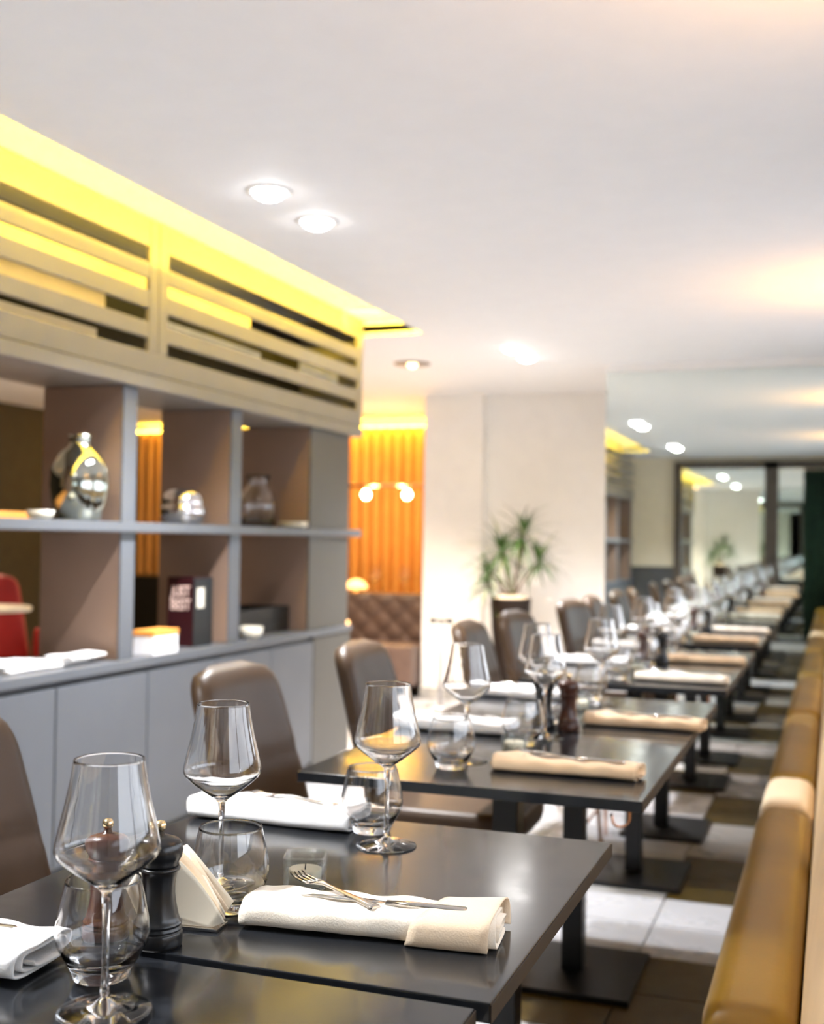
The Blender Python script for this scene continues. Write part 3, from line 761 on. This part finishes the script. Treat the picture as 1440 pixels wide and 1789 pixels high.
# ================================================================= STAND BY THE COLUMN
t = thing('barrier_post', 'slim grey post with a black crossbar in front of the white column', 'post', (-2.765, 8.30, 0))
bm = bmesh.new(); lathe(bm, [(0, 0), (.13, 0), (.13, .008), (.02, .016), (0, .016)], 32); obj('base', bm, 'postgrey', t, True)
bm = bmesh.new(); tube(bm, [(0, 0, .017), (0, 0, .628)], .016, 16); obj('post', bm, 'postgrey', t)
bm = bmesh.new(); tube(bm, [(-.085, 0, .642), (-.055, 0, .642), (-.05, 0, .642), (.05, 0, .642), (.055, 0, .642), (.085, 0, .642)], [.022, .022, .012, .012, .022, .022], 16); obj('crossbar', bm, 'darkcard', t)

# ================================================================= REAR ROOM SEEN PAST AND THROUGH THE DIVIDER
cu_ = thing('pleated_curtain', 'orange pleated curtain covering the rear wall beyond the divider', 'curtain', (-4.95, 10.40, 0))
npl = 34
xs = [-1.85 + 3.70 * i / npl for i in range(npl + 1)]
bmh = bmesh.new(); box(bmh, (-1.86, -.05, 2.315), (1.90, .04, 2.335)); obj('light_strip', bmh, 'led', cu_)
for a, b in zip(xs, xs[1:]):
    bm = bmesh.new(); g = []
    for i in range(11):
        u = i / 10; x = a + (b - a) * u; y = -.075 * sin(pi * u) ** .9
        g.append([(x, y, .02), (x, y * .9, 1.1), (x, y, 2.314)])
    loft(bm, g, closed=False, cap=False); o = obj('pleat', bm, 'curtain', cu_, True)
# tufted banquette
tb = thing('tufted_banquette', 'brown button-tufted leather banquette in the rear room', 'bench', (-4.0, 9.02, 0))
def tufted(x0, x1, z0, z1):
    bm = bmesh.new(); nx, nz = 120, 26; g = []
    for i in range(nx + 1):
        x = x0 + (x1 - x0) * i / nx; row = []
        for j in range(nz + 1):
            z = z0 + (z1 - z0) * j / nz
            p = .20; a = (x / p + z / .19); b_ = (x / p - z / .19)
            d = .03 * (abs(sin(pi * a / 1)) * abs(sin(pi * b_ / 1))) ** .45
            e = min(1, (z1 - z) / .03)
            row.append((x, -.03 - d * e, z))
        g.append(row)
    loft(bm, g, closed=False, cap=False); return bm
obj('tufted_back', tufted(-1.1, .93, .36, .795), 'tuft', tb, True)
obj('back_frame', bx((-1.1, -.029, 0), (.93, .06, .80), .01), 'tuft', tb)
obj('seat', bx((-1.1, -.50, .10), (.93, -.075, .42), .03), 'tuft', tb)
bm = bmesh.new()
k0 = 0
for r_ in (0, 1):
    for q in range(10):
        x = -1.0 + .2 * q + (.1 if r_ else 0); z = .665 - .19 * .5 * (0 if not r_ else 1) * 1.0
        b2 = bmesh.new(); lathe(b2, [(0, 0), (.013, .003), (.016, .010), (0, .010)], 12)
        bmesh.ops.rotate(b2, cent=(0, 0, 0), matrix=Matrix.Rotation(radians(90), 3, 'X'), verts=b2.verts[:])
        bmesh.ops.translate(b2, vec=(x, -.035, z), verts=b2.verts[:])
        if x < .9: obj('button', b2, 'crevice', tb, True)
        else: b2.free()
bm.free()
# low table with a lamp in front of it, and one behind it with glasses
t = thing('side_table', 'small round table with a candle in front of the tufted banquette', 'table', (-3.60, 8.10, 0))
bm = bmesh.new(); lathe(bm, [(0, .565), (.20, .565), (.205, .572), (.20, .58), (0, .58)], 40); obj('tabletop', bm, 'table', t, True)
bm = bmesh.new(); tube(bm, [(0, 0, .012), (0, 0, .564)], .02, 14); obj('stem', bm, 'iron', t)
bm = bmesh.new(); lathe(bm, [(0, 0), (.15, 0), (.15, .011), (0, .011)], 32); obj('foot', bm, 'iron', t)
bm = bmesh.new(); lathe(bm, [(0, 0), (.035, 0), (.042, .02), (.040, .045), (.036, .045), (.034, .01), (0, .01)], 28)
o = obj('candle_cup', bm, 'shade', None, True, label='glowing amber candle cup just past the end of the divider worktop', cat='candle'); o.location = (-3.49, 8.14, .5805)
t = thing('rear_table', 'dark table behind the tufted banquette set with glasses and a lamp', 'table', (-3.95, 9.62, 0))
obj('tabletop', bx((-.75, -.33, .725), (.80, .33, .75), .003), 'table', t)
for sx in (-.55, .6):
    obj('column', bx((sx - .03, -.03, .012), (sx + .03, .03, .7245)), 'iron', t); obj('base_plate', bx((sx - .2, -.2, 0), (sx + .2, .2, .0115)), 'iron', t)
t = thing('table_lamp', 'small glowing amber dome lamp on the rear table beside the divider end', 'lamp', (-3.96, 9.50, .7505))
bm = bmesh.new(); lathe(bm, [(0, 0), (.05, 0), (.05, .01), (.02, .018), (.016, .06), (0, .06)], 28); obj('base', bm, 'brass', t, True)
bm = bmesh.new(); lathe(bm, [(0, .061), (.10, .061), (.095, .09), (.06, .125), (.02, .14), (0, .142)], 32); obj('shade', bm, 'shade', t, True)
for k, (x, lab) in enumerate(((-3.80, 'stemmed wine glass on the rear table, left one before the orange curtain'), (-3.53, 'stemmed wine glass on the rear table, right one before the orange curtain'))):
    put('glass', x, 9.55, .7505, lab, group='wine glasses in the rear room')
# pendant lamp bar with two filament bulbs
t = thing('pendant_bar_lamp', 'copper bar pendant with two glowing filament bulbs before the orange curtain', 'lamp', (-3.72, 9.60, 1.724))
bm = bmesh.new(); tube(bm, [(-.55, 0, 0), (.42, 0, 0)], .018, 12); obj('bar', bm, 'copper', t)
for x in (-.45, .35):
    bm = bmesh.new(); tube(bm, [(x, 0, .0185), (x, 0, CEIL - 1.724)], .004, 8); obj('suspension_rod', bm, 'copper', t)
for x in (-.20, .19):
    bm = bmesh.new(); tube(bm, [(x, 0, -.0185), (x, 0, -.04)], .014, 12); s_ = obj('socket', bm, 'copper', t)
    bm = bmesh.new(); lathe(bm, [(0, -.125), (.022, -.118), (.038, -.095), (.040, -.078), (.028, -.055), (.016, -.041), (0, -.041)], 28, c=(x, 0)); obj('bulb', bm, 'bulb', t, True)
    light('bulb_light', 'POINT', (-3.72 + x, 9.48, 1.60), 12, (1, .60, .25), size=.05)
# red armchair and white pedestal table glimpsed through the lower left compartment
t = thing('red_armchair', 'red upholstered armchair glimpsed through the leftmost lower compartment', 'chair', (-4.62, 5.62, 0), -.6)
b = obj('backrest', chair_back_mesh(), 'red', t, True); b.location = (-.155, 0, .50)
s = obj('seat', pad_mesh(.26, .26, .12), 'red', t, True); s.location = (.07, 0, .37)
for sy in (-1, 1):
    a_ = obj('armrest', pad_mesh(.20, .035, .24), 'red', t, True); a_.location = (.07, sy * .275, .44)
for sx, sy in ((1, 1), (1, -1), (-1, 1), (-1, -1)):
    bm = bmesh.new(); tube(bm, [(.07 + sx * .18, sy * .2, .38), (.07 + sx * .21, sy * .23, 0)], [.016, .010], 10); obj('leg', bm, 'iron', t)
t = thing('pedestal_table', 'white round pedestal table beside the red armchair', 'table', (-4.28, 5.10, 0))
bm = bmesh.new(); lathe(bm, [(0, .83), (.24, .83), (.245, .845), (.24, .855), (0, .855)], 40); obj('tabletop', bm, 'ceramic', t, True)
bm = bmesh.new(); lathe(bm, [(0, 0), (.17, 0), (.16, .02), (.03, .05), (.025, .829), (0, .829)], 28); obj('pedestal', bm, 'ceramic', t, True)

obj('sideboard', bx((-6.55, 9.65, 0), (-5.2, 10.15, .86), .006), 'wicker', None, label='black sideboard in the rear room, seen through the gap beside the middle upright', cat='sideboard')

# ================================================================= LAMPS
def downlight(x, y, label, energy, group='recessed ceiling downlights', lens='lens', color=(.97, .975, 1.0), dark=False, r=.058, angle=118):
    t = thing('ceiling_downlight', label, 'ceiling light', (x, y, CEIL - .001), 0, group)
    bm = bmesh.new(); lathe(bm, [(r, -.004), (r + .016, -.004), (r + .018, .0), (r, .0), (r, -.004)], 36) if not dark else lathe(bm, [(r, -.006), (.118, -.006), (.120, 0), (r, 0), (r, -.006)], 40)
    obj('trim_ring', bm, 'ringdark' if dark else 'trimring', t, True)
    bm = bmesh.new(); lathe(bm, [(0, -.030), (r * .5, -.026), (r * .82, -.016), (r - .002, -.003), (r - .002, 0)], 32); obj('lens', bm, lens, t, True)
    light('downlight_spot', 'SPOT', (x, y, CEIL - .040), energy, color, (0, 0, -1), size=.04, angle=angle, blend=.8)
    return t
rows = [(-1.775, .72, 'above the nearest chairs, first of the two behind the frame'), (-1.775, 1.09, 'above the nearest chairs, second of the two behind the frame'), (-1.768, 3.44, 'left one of the nearer bright pair'), (-1.768, 3.82, 'right one of the nearer bright pair'),
        (-1.80, 6.66, 'left one of the farther bright pair'), (-1.80, 7.02, 'right one of the farther bright pair')]
for x, y, w in rows: downlight(x, y, 'bright white recessed ceiling downlight, ' + w, L_SPOT * (1.2 if y > 6 else 1.0))
downlight(-2.585, 7.09, 'warm recessed downlight in a dark ring near the divider end', 310, 'warm ceiling downlights', 'lens_warm', (1, .84, .70), True, .035)
for k, (x, y) in enumerate(((-4.6, 2.2), (-4.6, 4.2), (-3.8, 7.6), (-5.6, 6.6))):
    downlight(x, y, 'rear room ceiling downlight, %s' % ('nearest behind the divider', 'behind the middle of the divider', 'before the tufted banquette', 'farthest left')[k], L_ROOM, 'rear room downlights', 'lens_warm', (1, .72, .45))
for k, y in enumerate((2.1, 5.40)):
    t = thing('wall_uplight', 'warm wall uplight above the banquette, %s' % ('nearer' if k == 0 else 'farther'), 'wall light', (.28, y, 1.98), 0, 'warm wall uplights')
    bm = bmesh.new(); box(bm, (-.05, -.10, -.05), (.055, .10, .0), bev=.004); obj('housing', bm, 'bronze', t)
    bm = bmesh.new(); box(bm, (-.035, -.085, .0005), (.04, .085, .004)); obj('diffuser', bm, 'lens_warm', t)
    obj('wall_arm', bx((.0552, -.02, -.035), (.318, .02, -.015), .003), 'bronze', t)
    light('uplight', 'SPOT', (.28, y, 1.992), L_UP, (1, .47, .09), (-.45, 0, 1), size=.06, angle=155, blend=1.0)
